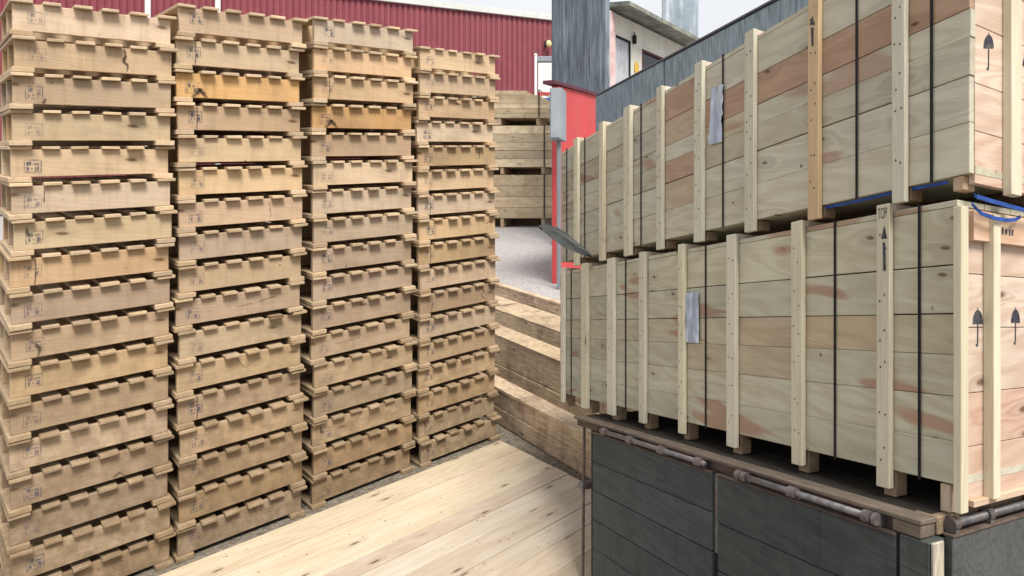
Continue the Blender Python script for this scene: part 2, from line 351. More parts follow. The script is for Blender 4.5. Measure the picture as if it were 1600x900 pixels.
# ------------------------------------------------------------------ planks laid out on the ground
dc = Vector(((782-CX)/F*(F*2.41/458), F*2.41/458))
wl = [0.27, 0.21, 0.25, 0.16, 0.20, 0.24, 0.19, 0.22, 0.20, 0.18]; acc = 0.0
PORD = ['first', 'second', 'third', 'fourth', 'fifth', 'sixth', 'seventh', 'eighth', 'ninth', 'tenth']
for i, w in enumerate(wl):
    o2 = dc + Vector((-QV[0], -QV[1]))*acc
    b = MB(); tv = rng.uniform(0.93, 1.05)
    tint = (tv, tv*rng.uniform(0.96, 1), tv*rng.uniform(0.92, 1.02))
    if i == 5: tint = (0.90, 0.88, 0.90)
    b.box(-3.3, rng.uniform(-0.01, 0.004), -w+0.0065, 0, 0.0, 0.058+rng.uniform(-.002, .002), tint, bev=0.003, jit=0.001, cuts=8)
    ob = b.build('plank', M['plank'], None, SHL)
    ob.location = (o2.x, o2.y, gz(o2.y)+0.002); ob.rotation_euler = (0, 0, ANG_L)
    acc += w
    tag(ob, f'long pale planed plank lying flat, {PORD[i]} counted from the pallet stacks', 'plank', 'long planks laid side by side')

# ------------------------------------------------------------------ timber beams behind the planks
BD = Vector((75-CX, F)).normalized(); BN = Vector((BD.y, -BD.x))   # along (away to the left), and to the back right
ANG_B = math.atan2(-BD.y, -BD.x)                                   # local x runs towards the truck
def beam(ybot, ytop, depth, label, tint, x_at=778, x_end=1010):
    Y = F*2.47/(ybot-230); p = Vector(((x_at-CX)/F*Y, Y)); h = (ybot-ytop)*Y/F
    m = (x_end-CX)/F; s = (m*p.y-p.x)/(-BD.x+m*BD.y)
    b = MB(); lay = max(1, round(h/0.14)); hh = h/lay
    ax = Vector((-BD.x, -BD.y)); ay = Vector((-ax.y, ax.x))
    for k in range(lay):
        tv = random.uniform(0.8, 1.15)
        b.box(-2.2, s, 0.004*k, depth, k*hh+0.002*(k > 0), (k+1)*hh-0.002, tuple(c*tv for c in tint), bev=0.008, jit=0.004, cuts=6)
    b.box(-2.2, s, 0.0, depth-0.01, h+0.0005, h+0.022, (2.1, 2.2, 2.5), bev=0.004, jit=0.003, cuts=6)  # pale cap board: the sunlit top is painted into its tint
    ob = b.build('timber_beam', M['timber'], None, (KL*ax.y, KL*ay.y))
    ob.location = (p.x, p.y, gz(p.y)+0.003); ob.rotation_euler = (0, 0, math.atan2(ax.y, ax.x))
    return tag(ob, label, 'timber', 'squared timbers lying behind the planks')
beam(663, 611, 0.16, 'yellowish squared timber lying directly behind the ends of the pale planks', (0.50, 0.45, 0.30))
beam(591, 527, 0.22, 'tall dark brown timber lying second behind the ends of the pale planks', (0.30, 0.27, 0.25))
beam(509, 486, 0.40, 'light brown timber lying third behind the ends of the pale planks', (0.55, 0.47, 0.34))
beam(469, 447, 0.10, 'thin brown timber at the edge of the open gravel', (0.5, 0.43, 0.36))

# ------------------------------------------------------------------ lumber packs in the yard
def lumber(x0, x1, ybot, ytop, Y, rows, label, step=0, mx=1.0, foot=0.12):
    a, b_ = P(x0, ybot, Y), P(x1, ytop, Y); L = b_.x-a.x; h = b_.z-a.z
    root = empty('lumber_pack', (a.x, Y, a.z)); tag(root, label, 'lumber pack', 'packs of sawn lumber stacked in the yard')
    b = MB(); rh = (h-foot)/rows
    for r in range(rows):
        for c in range(6):
            tv = random.uniform(0.72, 1.1)
            e = -step*max(0, r-rows+3) if step else 0
            b.box(random.uniform(-0.05, 0.04), L+e+random.uniform(-0.08, 0.05), c*0.2, c*0.2+0.194, foot+r*rh, foot+(r+1)*rh-0.008*random.uniform(0.6, 1.4), (tv, tv*.98, tv*.94), jit=0.003)
    b.box(0, L, 1.0, 1.15, 0.01, foot-0.002, (.5, .45, .4))  # dark plank added at the rear so the bearer gap reads as deep shade
    b.build('boards', M['lumber'], root)
    for fx in (0.12, 0.5, 0.88):
        b = MB(); b.box(L*fx-0.05, L*fx+0.05, 0.02, 1.16, 0, foot-0.002, bev=0.004); b.build('bearer', M['skid'], root)
    for fx in (0.3, 0.9):
        b = MB()
        for (p, q) in (((-0.008, -0.004), (foot, h-0.003)),):
            b.box(L*fx-0.018, L*fx+0.018, p[0]-0.05, p[1]-0.05, q[0], q[1])
        b.box(L*fx-0.018, L*fx+0.018, -0.058, 1.2, h+0.003, h+0.007)
        b.build('strap', M['band'], root)
Yp = 20.0
lumber(700, 868, 356, 273, Yp, 4, 'large pack of brown sawn boards resting on the pale gravel', foot=0.3)
lumber(700, 868, 272, 196, Yp, 5, 'pack of weathered boards in the middle of the lumber pile', foot=0.22)
lumber(700, 859, 195, 141, Yp, 6, 'pale uneven boards topping the lumber pile, with stepped ends', step=0.32, foot=0.22)

# ------------------------------------------------------------------ crates on the truck
UV = Vector((427-CX, F)).normalized(); VV = Vector((-UV.y*-1, -UV.x))      # u: away to the left; v: away to the right
AX = -UV; AY = VV; ANG_R = math.atan2(AX.y, AX.x)
SHR = (-KR*AX.y, -KR*AY.y)
YN = F*0.78/465; NN = Vector(((1503-CX)/F*YN, YN)); ZN = Z0-(808-HY)/F*YN   # near bottom corner of the lower crate
ROOT_R = (NN.x, NN.y, ZN)
def RX(x, b=0.0):                                  # photo column -> local x on the long side (offset b)
    m = (x-CX)/F; q = NN + AY*b
    return (m*q.y-q.x)/(AX.x-m*AX.y)
def RZ(x, y, b=0.0):
    lx = RX(x, b); q = NN + AX*lx + AY*b
    return Z0-(y-HY)/F*q.y - ZN - (SHR[0]*lx+SHR[1]*b)
def EB(x, lx=0.0):                                 # photo column -> local y on the near end at local x = lx
    m = (x-CX)/F; q = NN + AX*lx
    return (m*q.y-q.x)/(AY.x-m*AY.y)
def EZ(x, y, lx=0.0):
    b = EB(x, lx); q = NN + AX*lx + AY*b
    return Z0-(y-HY)/F*q.y - ZN - (SHR[0]*lx+SHR[1]*b)
TH = 0.020                                         # batten thickness
WD = 0.74                                          # crate width
def blend(a, b, t): return tuple(a[i]*(1-t)+b[i]*t for i in range(3))
LITE, REDD, GREY, TAN = (1, 1, 1), (0.80, 0.56, 0.47), (0.86, 0.88, 0.88), (0.95, 0.88, 0.76)

def crate(label, xn, xf, z_foot, z_bot, z_top, z_bbot, battens, straps, planks, colour, pouch, marks, post_w):
    """battens: (x0, x1, tint) photo columns; planks: fractions of panel height, from the top; colour(row, seg) -> tint"""
    root = empty('wooden_crate', (NN.x, NN.y, ZN), ANG_R); tag(root, label, 'crate', 'long wooden shipping crates on the truck')
    n, f = RX(xn), RX(xf)
    # long side: horizontal planks butted between battens
    cuts = [f] + [RX((p[0]+p[1])/2) for p in battens if f+0.05 < RX((p[0]+p[1])/2) < n-0.05] + [n]
    cuts.sort(); b = MB()
    gaps = [random.choice((0.0003, 0.0005, 0.0012, 0.0032)) for _ in planks]
    for r in range(len(planks)-1):
        zt, zb = z_top-(z_top-z_bot)*planks[r], z_top-(z_top-z_bot)*planks[r+1]
        rr = random.random()
        for s in range(len(cuts)-1):
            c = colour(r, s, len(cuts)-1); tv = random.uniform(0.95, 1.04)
            g = gaps[r]*random.uniform(0.5, 1.3)
            b.box(cuts[s]+0.0004, cuts[s+1]-0.0004-(random.uniform(0, 0.006) if s == len(cuts)-2 else 0), random.uniform(0, 0.002), 0.022, zb+g, zt-0.0002, tuple(k*tv for k in c), rnd=(rr+0.013*(s//3)) % 1, bev=0.0015)
    b.build('side_panel', M['crate'], root, SHR)
    b = MB()
    for r in range(len(planks)-1):
        zt, zb = z_top-(z_top-z_bot)*planks[r], z_top-(z_top-z_bot)*planks[r+1]
        b.box(f+0.002, n-0.002, WD-0.022, WD, zb+0.001, zt, bev=0.0015)
    b.build('back_panel', M['crate'], root, SHR)
    b = MB(); b.box(f+0.003, n-0.003, 0.024, WD-0.024, z_bot+0.002, z_bot+0.022); b.build('floor_board', M['crate'], root, SHR)
    b = MB()
    for k in range(6): b.box(f+0.001, n-0.001, 0.001+k*WD/6, (k+1)*WD/6-0.002, z_top+0.001, z_top+0.017, bev=0.001)
    b.build('lid', M['crate'], root, SHR)
    # near and far ends
    for nm, x0, x1, is_near in (('end_panel', n-0.024, n-0.004, True), ('end_panel', f+0.003, f+0.02, False)):
        b = MB()
        for r, (t, c) in enumerate(zip((0, .22, .40, .62, .80), ((1, .95, .92), (1, .99, .97), (1.03, 1.02, 1), (.97, .84, .79) if xn < 1510 else (1, .97, .96), (.97, .86, .81) if xn < 1510 else (.98, .90, .86)))):
            t1 = (.22, .40, .62, .80, 1.0)[r]
            zl = z_foot+0.014 if is_near else z_bot
            b.box(x0, x1, 0.026 if not is_near else 0.0235, WD-0.026, z_top-(z_top-zl)*t1+0.0015, z_top-(z_top-zl)*t-0.0005, c if is_near else LITE, bev=0.001)
        b.build(nm, M['crate_end'], root, SHR)
    for k, (x0, x1, tint) in enumerate(battens):
        a0, a1 = RX(x0, -TH), RX(x1-(x1-x0)*0.22, -TH)
        b = MB(); lean = 0.0
        b.box(a0, a1, -TH, -0.0008, z_bbot, z_top+0.039, tint, bev=0.0018, jit=0.0012, cuts=9)
        for v in b.bm.verts:
            q = Vector((v.co.z*9, k*7.7, x0*0.1)); v.co.x += 0.0016*mnoise.noise(q); v.co.y += 0.0008*mnoise.noise(q*2.3)*(v.co.y < -0.01)
        for r in range(len(planks)-1):
            zz = z_top-(z_top-z_bot)*(planks[r]+planks[r+1])/2
            for e in (0.3, 0.68):
                xx = a0+(a1-a0)*(e+random.uniform(-.07, .07)); z_ = zz+random.uniform(-.03, .03)
                b.prism([(xx+0.0026*math.cos(t), -TH-0.0012, z_+0.0034*math.sin(t)) for t in [2*math.pi*i/8 for i in range(8)]], (0, 0.0008, 0), (.12, .11, .11))
        if (x0, x1) == (1059, 1069):
            for v in b.bm.verts: v.co.x -= 0.02*max(0, (0.45-(v.co.z-z_bot)/(z_top-z_bot)))
        b.build('batten', M['batten'], root, SHR)
        b = MB(); b.box(a0+0.002, a1-0.002, 0.0, WD, z_top+0.018, z_top+0.040, bev=0.0015, jit=0.0006); b.build('lid_batten', M['crate_end'], root, SHR)
        b = MB(); b.box(a0+0.003, a1-0.001, 0.010, 0.060, z_foot, z_bot-0.001, tint=(.8, .75, .7), bev=0.002); b.build('skid', M['skid'], root, SHR)
    # foot of the near end
    b = MB(); b.box(n-0.058, n-0.026, 0.004, 0.055, z_foot, z_bot-0.001, bev=0.002, tint=(1.25, 1.25, 1.25)); b.build('skid', M['skid'], root, SHR)
    for y0 in (0.30, WD-0.14):
        b = MB(); b.box(f+0.01, n-0.03, y0, y0+0.1, z_foot+0.0005, z_bot-0.0015, tint=(.3, .28, .26), bev=0.002); b.build('runner', M['skid'], root, SHR)  # dark tint carries the shade beneath the crate
    for sx in straps:
        a = RX(sx, -0.004); w = 0.0046
        b = MB()
        b.box(a-w, a+w, -0.004, -0.0025, z_bot-0.004, z_top+0.0225)
        b.box(a-w, a+w, -0.004, WD+0.004, z_top+0.019, z_top+0.0205)
        b.build('strap', M['band'], root, SHR)
    if pouch:
        x0, x1, y0, y1, tilt = pouch; a0, a1 = RX(x0, -0.006), RX(x1, -0.006); zt, zb = RZ(x0, y0, -0.006), RZ(x0, y1, -0.006)
        b = MB(); nx, nz = 8, 14; vs = []
        for i in range(nx+1):
            for j in range(nz+1):
                u, w = i/nx, j/nz
                vs.append(b.bm.verts.new((a0+(a1-a0)*u+tilt*w, -0.006-0.014*abs(mnoise.noise(Vector((u*3+x0, w*4, 0)))) , zt+(zb-zt)*w+tilt*0.5*u)))
        for idx, v in enumerate(vs):
            u, w = (idx//(nz+1))/nx, (idx % (nz+1))/nz; k = 1+0.4*max(0, math.sin(u*8+w*3.2+x0))**4; v[b.t] = (k, k*.97, k*.85, 1)
        for i in range(nx):
            for j in range(nz): b.bm.faces.new((vs[i*(nz+1)+j], vs[(i+1)*(nz+1)+j], vs[(i+1)*(nz+1)+j+1], vs[i*(nz+1)+j+1]))
        b.build('document_pouch', M['pouch'], root, SHR, smooth=True)
    return root, n, f

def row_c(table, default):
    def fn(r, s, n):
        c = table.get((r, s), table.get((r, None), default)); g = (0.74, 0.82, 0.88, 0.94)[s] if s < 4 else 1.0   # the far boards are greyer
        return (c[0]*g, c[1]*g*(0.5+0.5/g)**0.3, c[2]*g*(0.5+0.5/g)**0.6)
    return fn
zlb, zlt = RZ(1496, 761), RZ(1496, 311)-0.018
low_tab = {(0, None): (1, .99, .95), (1, None): (.98, .98, .96), (2, None): (1, .95, .9), (3, None): (.97, .97, .95), (4, None): (.95, .95, .93), (5, None): (.93, .94, .93),
           (2, 6): (0.96, 0.80, 0.70), (2, 7): (0.97, .92, .85), (3, 4): (0.95, 0.87, 0.80), (3, 5): (.95, .82, .74), (2, 5): (.93, .78, .70), (1, 4): (.84, .86, .86)}
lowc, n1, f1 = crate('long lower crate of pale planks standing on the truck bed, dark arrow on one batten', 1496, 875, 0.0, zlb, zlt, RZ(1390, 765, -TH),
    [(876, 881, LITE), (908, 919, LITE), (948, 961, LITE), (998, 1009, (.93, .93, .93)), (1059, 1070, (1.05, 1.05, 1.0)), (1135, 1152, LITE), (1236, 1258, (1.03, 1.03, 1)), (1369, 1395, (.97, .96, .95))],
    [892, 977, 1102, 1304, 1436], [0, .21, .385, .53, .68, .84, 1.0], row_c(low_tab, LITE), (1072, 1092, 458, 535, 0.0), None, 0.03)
zub, zut = RZ(1517, 270), RZ(1517, -134)
zl_lid = zlt + 0.041
up_tab = {(1, None): REDD, (1, 0): (.93, .86, .80), (1, 1): (.93, .84, .78), (1, 2): (.95, .88, .82), (1, 3): GREY, (0, 4): (.82, .60, .52), (1, 4): (.85, .68, .6), (2, 4): LITE, (3, 4): (.84, .62, .54), (4, 4): (.88, .74, .65),
          (0, 5): LITE, (2, 5): TAN, (3, 5): (.93, .88, .8), (0, None): (1, 1, .97), (2, None): (.97, .98, .95), (3, None): (1, .98, .94), (4, None): (.97, .97, .95), (5, None): (.98, .97, .93)}
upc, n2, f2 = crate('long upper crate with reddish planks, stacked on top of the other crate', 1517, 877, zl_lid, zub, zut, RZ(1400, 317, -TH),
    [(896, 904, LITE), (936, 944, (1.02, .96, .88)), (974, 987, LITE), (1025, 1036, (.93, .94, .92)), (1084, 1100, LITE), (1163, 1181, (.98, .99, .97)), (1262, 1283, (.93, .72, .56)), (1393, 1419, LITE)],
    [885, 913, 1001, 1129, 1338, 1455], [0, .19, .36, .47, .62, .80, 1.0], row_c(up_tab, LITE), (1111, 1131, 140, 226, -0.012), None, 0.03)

# frames on the near ends
def end_piece(root, nm, n, x0, x1, z0, z1, th, tint, mat='batten'):
    b0, b1 = EB(x0, n+th), EB(x1, n+th)
    b = MB(); b.box(n-0.003, n+th, b0, b1, z0, z1, tint, bev=0.0015, jit=0.0006); return b.build(nm, M[mat], root, SHR)
zt1 = EZ(1513, 329, n1); zb1 = EZ(1513, 376, n1)
def end_post(root, n, x0, x1, z0, z1, th, tint):
    return end_piece(root, 'end_post', n, x0, x1, z0, z1, th, tint)
end_post(lowc, n1, 1502, 1513.5, EZ(1505, 797, n1), zt1+0.004, 0.022, (1.1, 1.06, 1.0))
end_post(lowc, n1, 1553, 1564, EZ(1558, 772, n1), zt1-0.006, 0.030, (1.1, 1.06, 1.0))
end_post(lowc, n1, 1640, 1700, EZ(1558, 772, n1), zt1-0.006, 0.030, (1.1, 1.06, 1.0))
b = MB(); b.box(n1-0.003, n1+0.016, EB(1513, n1)+0.003, WD, zb1, zt1, (1.05, .93, .82), bev=0.0015); b.build('end_rail', M['crate_end'], lowc, SHR)
b = MB(); b.box(n1-0.003, n1+0.016, EB(1513, n1)+0.003, WD, 0.016, 0.034, (1.0, .93, .85), bev=0.0015); b.build('end_rail', M['crate_end'], lowc, SHR)
end_post(upc, n2, 1581, 1597, EZ(1590, 310, n2), zut+0.01, 0.024, (1.15, 1.12, 1.08))
end_post(upc, n2, 1690, 1720, EZ(1590, 310, n2), zut+0.01, 0.024, (1.1, 1.08, 1.04))

# stencilled marks: arrows and letters on battens, umbrellas on the ends
def on_side(pts, root, name, off=-TH-0.0009):
    b = MB()
    for poly in pts: b.poly([(RX(x, off), off, RZ(x, y, off)) for x, y in poly])
    return b.build(name, M['ink'], root, SHR)
on_side([[(1381.5, 352), (1386, 373), (1376.5, 373)], [(1379, 379), (1383, 379), (1384, 423), (1380, 423)]], lowc, 'arrow_mark')
on_side([[(1269, 24), (1273, 39), (1265, 39)], [(1267, 43), (1271, 43), (1271, 72), (1268, 72)]], upc, 'arrow_mark')
def letters(txt, root, x0, x1, ybase, ytop):
    cu = bpy.data.curves.new('lettering', 'FONT'); cu.body = txt; cu.size = 1; cu.extrude = 0
    o = bpy.data.objects.new('lettering', cu); C.objects.link(o)
    bpy.context.view_layer.update()
    me = bpy.data.meshes.new_from_object(o.evaluated_get(bpy.context.evaluated_depsgraph_get())); bpy.data.objects.remove(o)
    xs_ = [v.co.x for v in me.vertices]; ys_ = [v.co.y for v in me.vertices]
    off = -TH-0.0009; a0, a1 = RX(x0, off), RX(x1, off); z0, z1 = RZ(x0, ybase, off), RZ(x0, ytop, off)
    for v in me.vertices:
        lx = a0+(a1-a0)*(v.co.x-min(xs_))/(max(xs_)-min(xs_)); lz = z0+(z1-z0)*(v.co.y-min(ys_))/(max(ys_)-min(ys_))
        v.co = (lx, off, lz+SHR[0]*lx+SHR[1]*off)
    me.name = 'lettering'; me.materials.append(M['ink'])
    me.attributes.new('tint', 'FLOAT_COLOR', 'POINT').data.foreach_set('color', [1.0]*(4*len(me.vertices)))
    o = bpy.data.objects.new('lettering', me); C.objects.link(o); o.parent = root
letters('TOP', lowc, 1371.5, 1385.5, 343, 326)
def on_end(pts, root, n, name, th=0.0):
    b = MB(); lx = n-0.0028+th
    for poly in pts: b.poly([(lx, EB(x, lx), EZ(x, y, lx)) for x, y in poly])
    return b.build(name, M['ink'], root, SHR)
def umbrella(root, n, x, y, w, h, name='umbrella_mark'):
    dome = [(x-w, y+h*.38)] + [(x-w*math.cos(t), y+h*.38-h*.38*math.sin(t)) for t in [math.pi*k/10 for k in range(1, 10)]] + [(x+w, y+h*.38)]
    stick = [(x-w*.1, y+h*.385), (x+w*.12, y+h*.385), (x+w*.08, y+h*.95), (x-w*.14, y+h*.95)]
    hook = [(x-w*.42, y+h*.9), (x-w*.15, y+h*.955), (x+w*.08, y+h*.955), (x-w*.12, y+h), (x-w*.36, y+h*.97)]
    tip = [(x-w*.06, y-h*.06), (x+w*.06, y-h*.06), (x+w*.06, y-h*.001), (x-w*.06, y-h*.001)]
    on_end([dome, stick, hook, tip], root, n, name)
umbrella(lowc, n1, 1528, 484, 8, 58); umbrella(lowc, n1, 1587, 483, 7, 56)
umbrella(upc, n2, 1545, 54, 8, 56); umbrella(upc, n2, 1606, 84, 8, 50)
on_end([[(1547, 353), (1549, 353), (1552, 363), (1550, 363)], [(1553, 354), (1555, 354), (1555, 364), (1553, 364)], [(1566, 355), (1568, 355), (1568, 366), (1566, 366)], [(1571, 358), (1574, 358), (1574, 366), (1571, 366)],
        [(1577, 358), (1579, 358), (1579, 368), (1577, 368)], [(1581, 359), (1584, 359), (1583, 368), (1581, 368)]], lowc, n1, 'faded_stencil', 0.0195+0.0005)

# blue lashing straps round the gap between the crates
def ribbon(pts, w, name, label):
    b = MB()
    for i in range(len(pts)-1):
        p, q = Vector(pts[i]), Vector(pts[i+1])
        t = 0.5*(w if isinstance(w, float) else w[i])
        b.poly([p-Vector((0, 0, t)), q-Vector((0, 0, t)), q+Vector((0, 0, t)), p+Vector((0, 0, t))])
    bmesh.ops.remove_doubles(b.bm, verts=b.bm.verts, dist=0.0005)
    r = bmesh.ops.solidify(b.bm, geom=list(b.bm.faces), thickness=0.003)
    o = b.build(name, M['bluestrap'], None, SHR); o.location = ROOT_R; o.rotation_euler = (0, 0, ANG_R)
    return tag(o, label, 'strap', 'blue lashing straps between the crates')
ribbon([(RX(1270, 0.006), 0.012, zub-0.006), (RX(1330, 0.006), 0.012, zub-0.007), (RX(1392, 0.006), 0.012, zub-0.005), (RX(1478, 0.006), 0.012, zub-0.008)], 0.009, 'lashing_strap', 'blue strap drawn tight along the lower edge of the upper crate')
e = n2+0.006
ribbon([(e-0.012, 0.022, EZ(1512, 301, e)), (e, EB(1527, e), EZ(1527, 307, e)), (e, EB(1550, e), EZ(1550, 314, e)), (e, EB(1600, e), EZ(1600, 328, e)), (e, EB(1640, e), EZ(1640, 336, e))], 0.011, 'lashing_strap', 'taut blue strap crossing the end just below the upper crate')
e = n1+0.040
ribbon([(e-0.02, EB(1518, e-.02), EZ(1518, 318, e-.02)), (e, EB(1533, e), EZ(1533, 333, e)), (e, EB(1555, e), EZ(1555, 341, e)), (e, EB(1575, e), EZ(1575, 344, e)), (e, EB(1588, e), EZ(1588, 343, e)), (e-0.01, EB(1600, e), EZ(1600, 338, e))], 0.010,
       'lashing_strap', 'slack blue strap hanging in front of the lower crate end')

# ------------------------------------------------------------------ truck
tr = empty('flatbed_truck', (NN.x, NN.y, ZN), ANG_R)
tag(tr, 'dark timber bodied flatbed truck carrying the two long crates', 'truck')
BO = -0.105                                        # outer face of the bed edge
tn = RX(1440, BO); tf = RX(896, BO)
b = MB(); nb = 6
for k in range(nb):
    y0 = -0.04+k*(WD+0.12)/nb
    b.box(tf+0.02, tn-0.02, y0, y0+(WD+0.12)/nb-0.004, -0.032, -0.002, (.16, .17, .17), bev=0.002)  # planks tinted dark to paint in the shadow under the crates
b.build('bed', M['truckedge'], tr, SHR)
b = MB(); b.box(tf, tn, BO, -0.044, -0.019, -0.002, (.72, .70, .70), bev=0.003, jit=0.0015, cuts=10); b.box(RX(1393, BO), tn-0.003, BO+0.002, -0.046, -0.053, -0.0195, (.8, .78, .75), bev=0.003); b.box(tf+0.002, RX(1392, BO), BO+0.022, -0.046, -0.056, -0.0195, (.55, .48, .46)); b.build('bed_edge', M['truckedge'], tr, SHR)
b = MB(); b.box(tn-0.075, tn+0.003, -0.042, WD+0.08, -0.053, -0.003, (1.3, 1.15, .95), bev=0.004, jit=0.001); b.build('bed_edge', M['truckedge'], tr, SHR)
# dropside panels hanging from their hinges
PZ = RZ(1398, 837, BO)
def panel(xa, xb, y0, rows, tint):
    a0, a1 = RX(xa, y0), RX(xb, y0); b = MB(); hgt = 0.9; hh = hgt/rows
    for r in range(rows):
        tv = random.uniform(0.88, 1.08)
        b.box(a0, a1, y0, y0+0.03, PZ-(r+1)*hh+0.003, PZ-r*hh, tuple(c*tv for c in tint), bev=0.003, jit=0.001)
    pn = b.build('dropside', M['truckwood'], tr, SHR)
    b = MB(); b.box(a0-0.001, a1+0.001, y0-0.006, y0+0.033, PZ+0.001, PZ+0.009, bev=0.001, tint=(.6, .55, .52)); b.build('edge_strip', M['rust'], pn, SHR)
    return pn
panel(926, 1112, BO, 6, (0.95, 1.0, 1.02)); panel(1121, 1399, BO, 5, (1.0, .97, .95))
a0, a1 = RX(1404, BO), RX(1452, BO)
b = MB(); b.box(a0, a1-0.002, BO, BO+0.07, PZ-0.9, -0.055, (1.15, 1.1, 1.0), bev=0.004, jit=0.002, cuts=3); b.build('corner_post', M['truckwood'], tr, SHR)
b = MB(); b.box(a1-0.0015, a1+0.010, BO+0.004, BO+0.050, PZ-0.85, PZ+0.01, (1, 1, 1), bev=0.003, jit=0.002); b.build('post_facing', M['peeling'], tr, SHR)
a0, a1 = RX(1113.5, BO), RX(1119.5, BO)
b = MB(); b.box(a0, a1, BO+0.008, BO+0.04, PZ-0.30, PZ+0.004, (.8, .8, .8), bev=0.002); b.build('stanchion', M['steel'], tr, SHR)
# end board
b = MB()
for r in range(5):
    tv = random.uniform(0.9, 1.1)
    b.box(tn+0.012, tn+0.040, BO+0.075, WD+0.08, PZ-(r+1)*0.18+0.002, PZ+0.012-r*0.18 if r == 0 else PZ-r*0.18, (1.5*tv, 1.35*tv, 1.32*tv), bev=0.003)
eb = b.build('end_board', M['truckwood'], tr, SHR)
b = MB(); b.box(tn+0.010, tn+0.043, BO+0.074, WD+0.081, PZ+0.013, PZ+0.020, (.8, .75, .72), bev=0.001); b.build('edge_strip', M['rust'], eb, SHR)
b = MB(); b.tube((tn+0.024, BO+0.09, PZ+0.042), (tn+0.024, WD+0.06, PZ+0.042), 0.0125, 12); b.build('hinge_pipe', M['steel'], tr, SHR, True)
for yy in (BO+0.085, BO+0.24, BO+0.46):
    b = MB(); b.tube((tn+0.024, yy, PZ+0.042), (tn+0.024, yy+0.022, PZ+0.042), 0.020, 14, (.8, .75, .7)); b.box(tn+0.008, tn+0.04, yy+0.003, yy+0.019, PZ+0.0205, PZ+0.03); b.build('hinge_bracket', M['steel'], tr, SHR)
# hinge pipes and brackets along the long side
ZP = RZ(1344, 803, BO-0.012)
def pipe(xa, xb):
    y = BO-0.004; zc = ZP
    b = MB(); b.tube((RX(xa, y), y-0.008, zc), (RX(xb, y), y-0.008, zc), 0.0105, 12); b.build('hinge_pipe', M['steel'], tr, SHR, True)
    b = MB(); b.tube((RX(xa, y), y+0.012, zc+0.018), (RX(xb, y), y+0.012, zc+0.018), 0.0085, 10, (.75, .65, .62)); b.build('rail', M['rust'], tr, SHR, True)
pipe(941, 1104); pipe(1158, 1358)
for x, w in ((945, 5), (985, 7), (1034, 8), (1092, 9), (1155, 6), (1164, 6), (1239, 12), (1356, 12), (1369, 5)):
    y = BO-0.012; zc = ZP; a0, a1 = RX(x-w/2, y), RX(x+w/2, y)
    b = MB(); b.tube((a0, y, zc), (a1, y, zc), 0.0175, 14, (1.05, .95, .9)); b.box(a0+0.001, a1-0.001, BO-0.0005, BO+0.020, PZ+0.0095, -0.020); b.build('hinge_bracket', M['steel'], tr, SHR)
# rusty drop rod and the dark frame under the bed
rb = BO+0.02; rx0 = RX(911, rb)
b = MB(); b.box(rx0-0.008, rx0+0.006, rb, rb+0.014, -0.92, -0.06, bev=0.002)
for v in b.bm.verts: v.co.x -= 0.02*max(0, (-0.06-v.co.z)/0.86)
b.build('drop_rod', M['rust'], tr, SHR)
b = MB(); b.box(tf+0.06, tn-0.08, 0.02, 0.12, -0.24, -0.034, bev=0.004); b.box(tf+0.06, tn-0.08, WD-0.12, WD-0.02, -0.24, -0.034, bev=0.004); b.build('chassis', M['dark'], tr, SHR)
b = MB(); b.box(tf+0.04, tf+0.10, BO+0.01, WD+0.07, -0.40, -0.365, bev=0.003, tint=(1, 1, 1)); b.build('cross_member', M['steel'], tr, SHR)
b = MB(); b.box(tf+0.14, tf+0.17, BO+0.045, WD+0.07, -0.86, -0.06, bev=0.003); b.build('underbed_shade', M['dark'], tr, SHR)  # dark sheet standing in for the shaded space below the bed

# ------------------------------------------------------------------ dark blade at the far end of the crates
b = MB(); Yb = 3.55
top = [(842, 352), (856, 351), (872, 356), (888, 366), (905, 381), (918, 392), (926, 400)]
bot = [(842, 356), (852, 364), (866, 376), (884, 388), (904, 396), (917, 400.5), (925, 402)]
ring = []
for (t, q) in zip(top, bot):
    ring.append((P(*t, Yb), P((t[0]+q[0])/2, (t[1]+q[1])/2, Yb-0.03), P(*q, Yb)))
c0 = ring[0][0].copy()
vv = [[b.bm.verts.new(p-c0) for p in r] for r in ring]
for i in range(len(vv)-1):
    for j in range(2): b.bm.faces.new((vv[i][j], vv[i+1][j], vv[i+1][j+1], vv[i][j+1]))
for v in b.bm.verts: v[b.t] = (1, 1, 1, 1)
bmesh.ops.solidify(b.bm, geom=list(b.bm.faces), thickness=0.01)
o = b.build('metal_blade', M['blade'], None, smooth=True); o.location = c0
tag(o, 'dark grey leaf shaped metal blade sticking out past the far ends of the crates', 'metal blade')

# ------------------------------------------------------------------ background
def wall_frame(p0, p1, zb):                        # local frame along a wall from p0 to p1 (front faces the camera)
    d = Vector((p1[0]-p0[0], p1[1]-p0[1])); return math.atan2(d.y, d.x), d.length
# maroon shed
A, B = P(583, 0, 27.4), P(863, 32, 30.0); zt = A.z
d = Vector((B.x-A.x, B.y-A.y)).normalized(); s0 = Vector((A.x, A.y)) - d*16
ang = math.atan2(d.y, d.x); base = gz(30)
shed = empty('maroon_shed', (s0.x, s0.y, base), ang); tag(shed, 'large maroon shed with ribbed metal cladding and white roof edge', 'shed')
b = MB(); L = 27.0; pitch = 0.22; x = 0.0; hgt = zt-base
prof = []
while x < L:
    prof += [(x, 0), (x+0.13, 0), (x+0.155, 0.045), (x+0.195, 0.045)]; x += pitch
lo = [b.bm.verts.new((px, py, 0)) for px, py in prof]; hi = [b.bm.verts.new((px, py, hgt)) for px, py in prof]
for i in range(len(prof)-1): b.bm.faces.new((lo[i], lo[i+1], hi[i+1], hi[i]))
for v in b.bm.verts: v[b.t] = (1, 1, 1, 1)
b.build('wall', M['maroon'], shed)
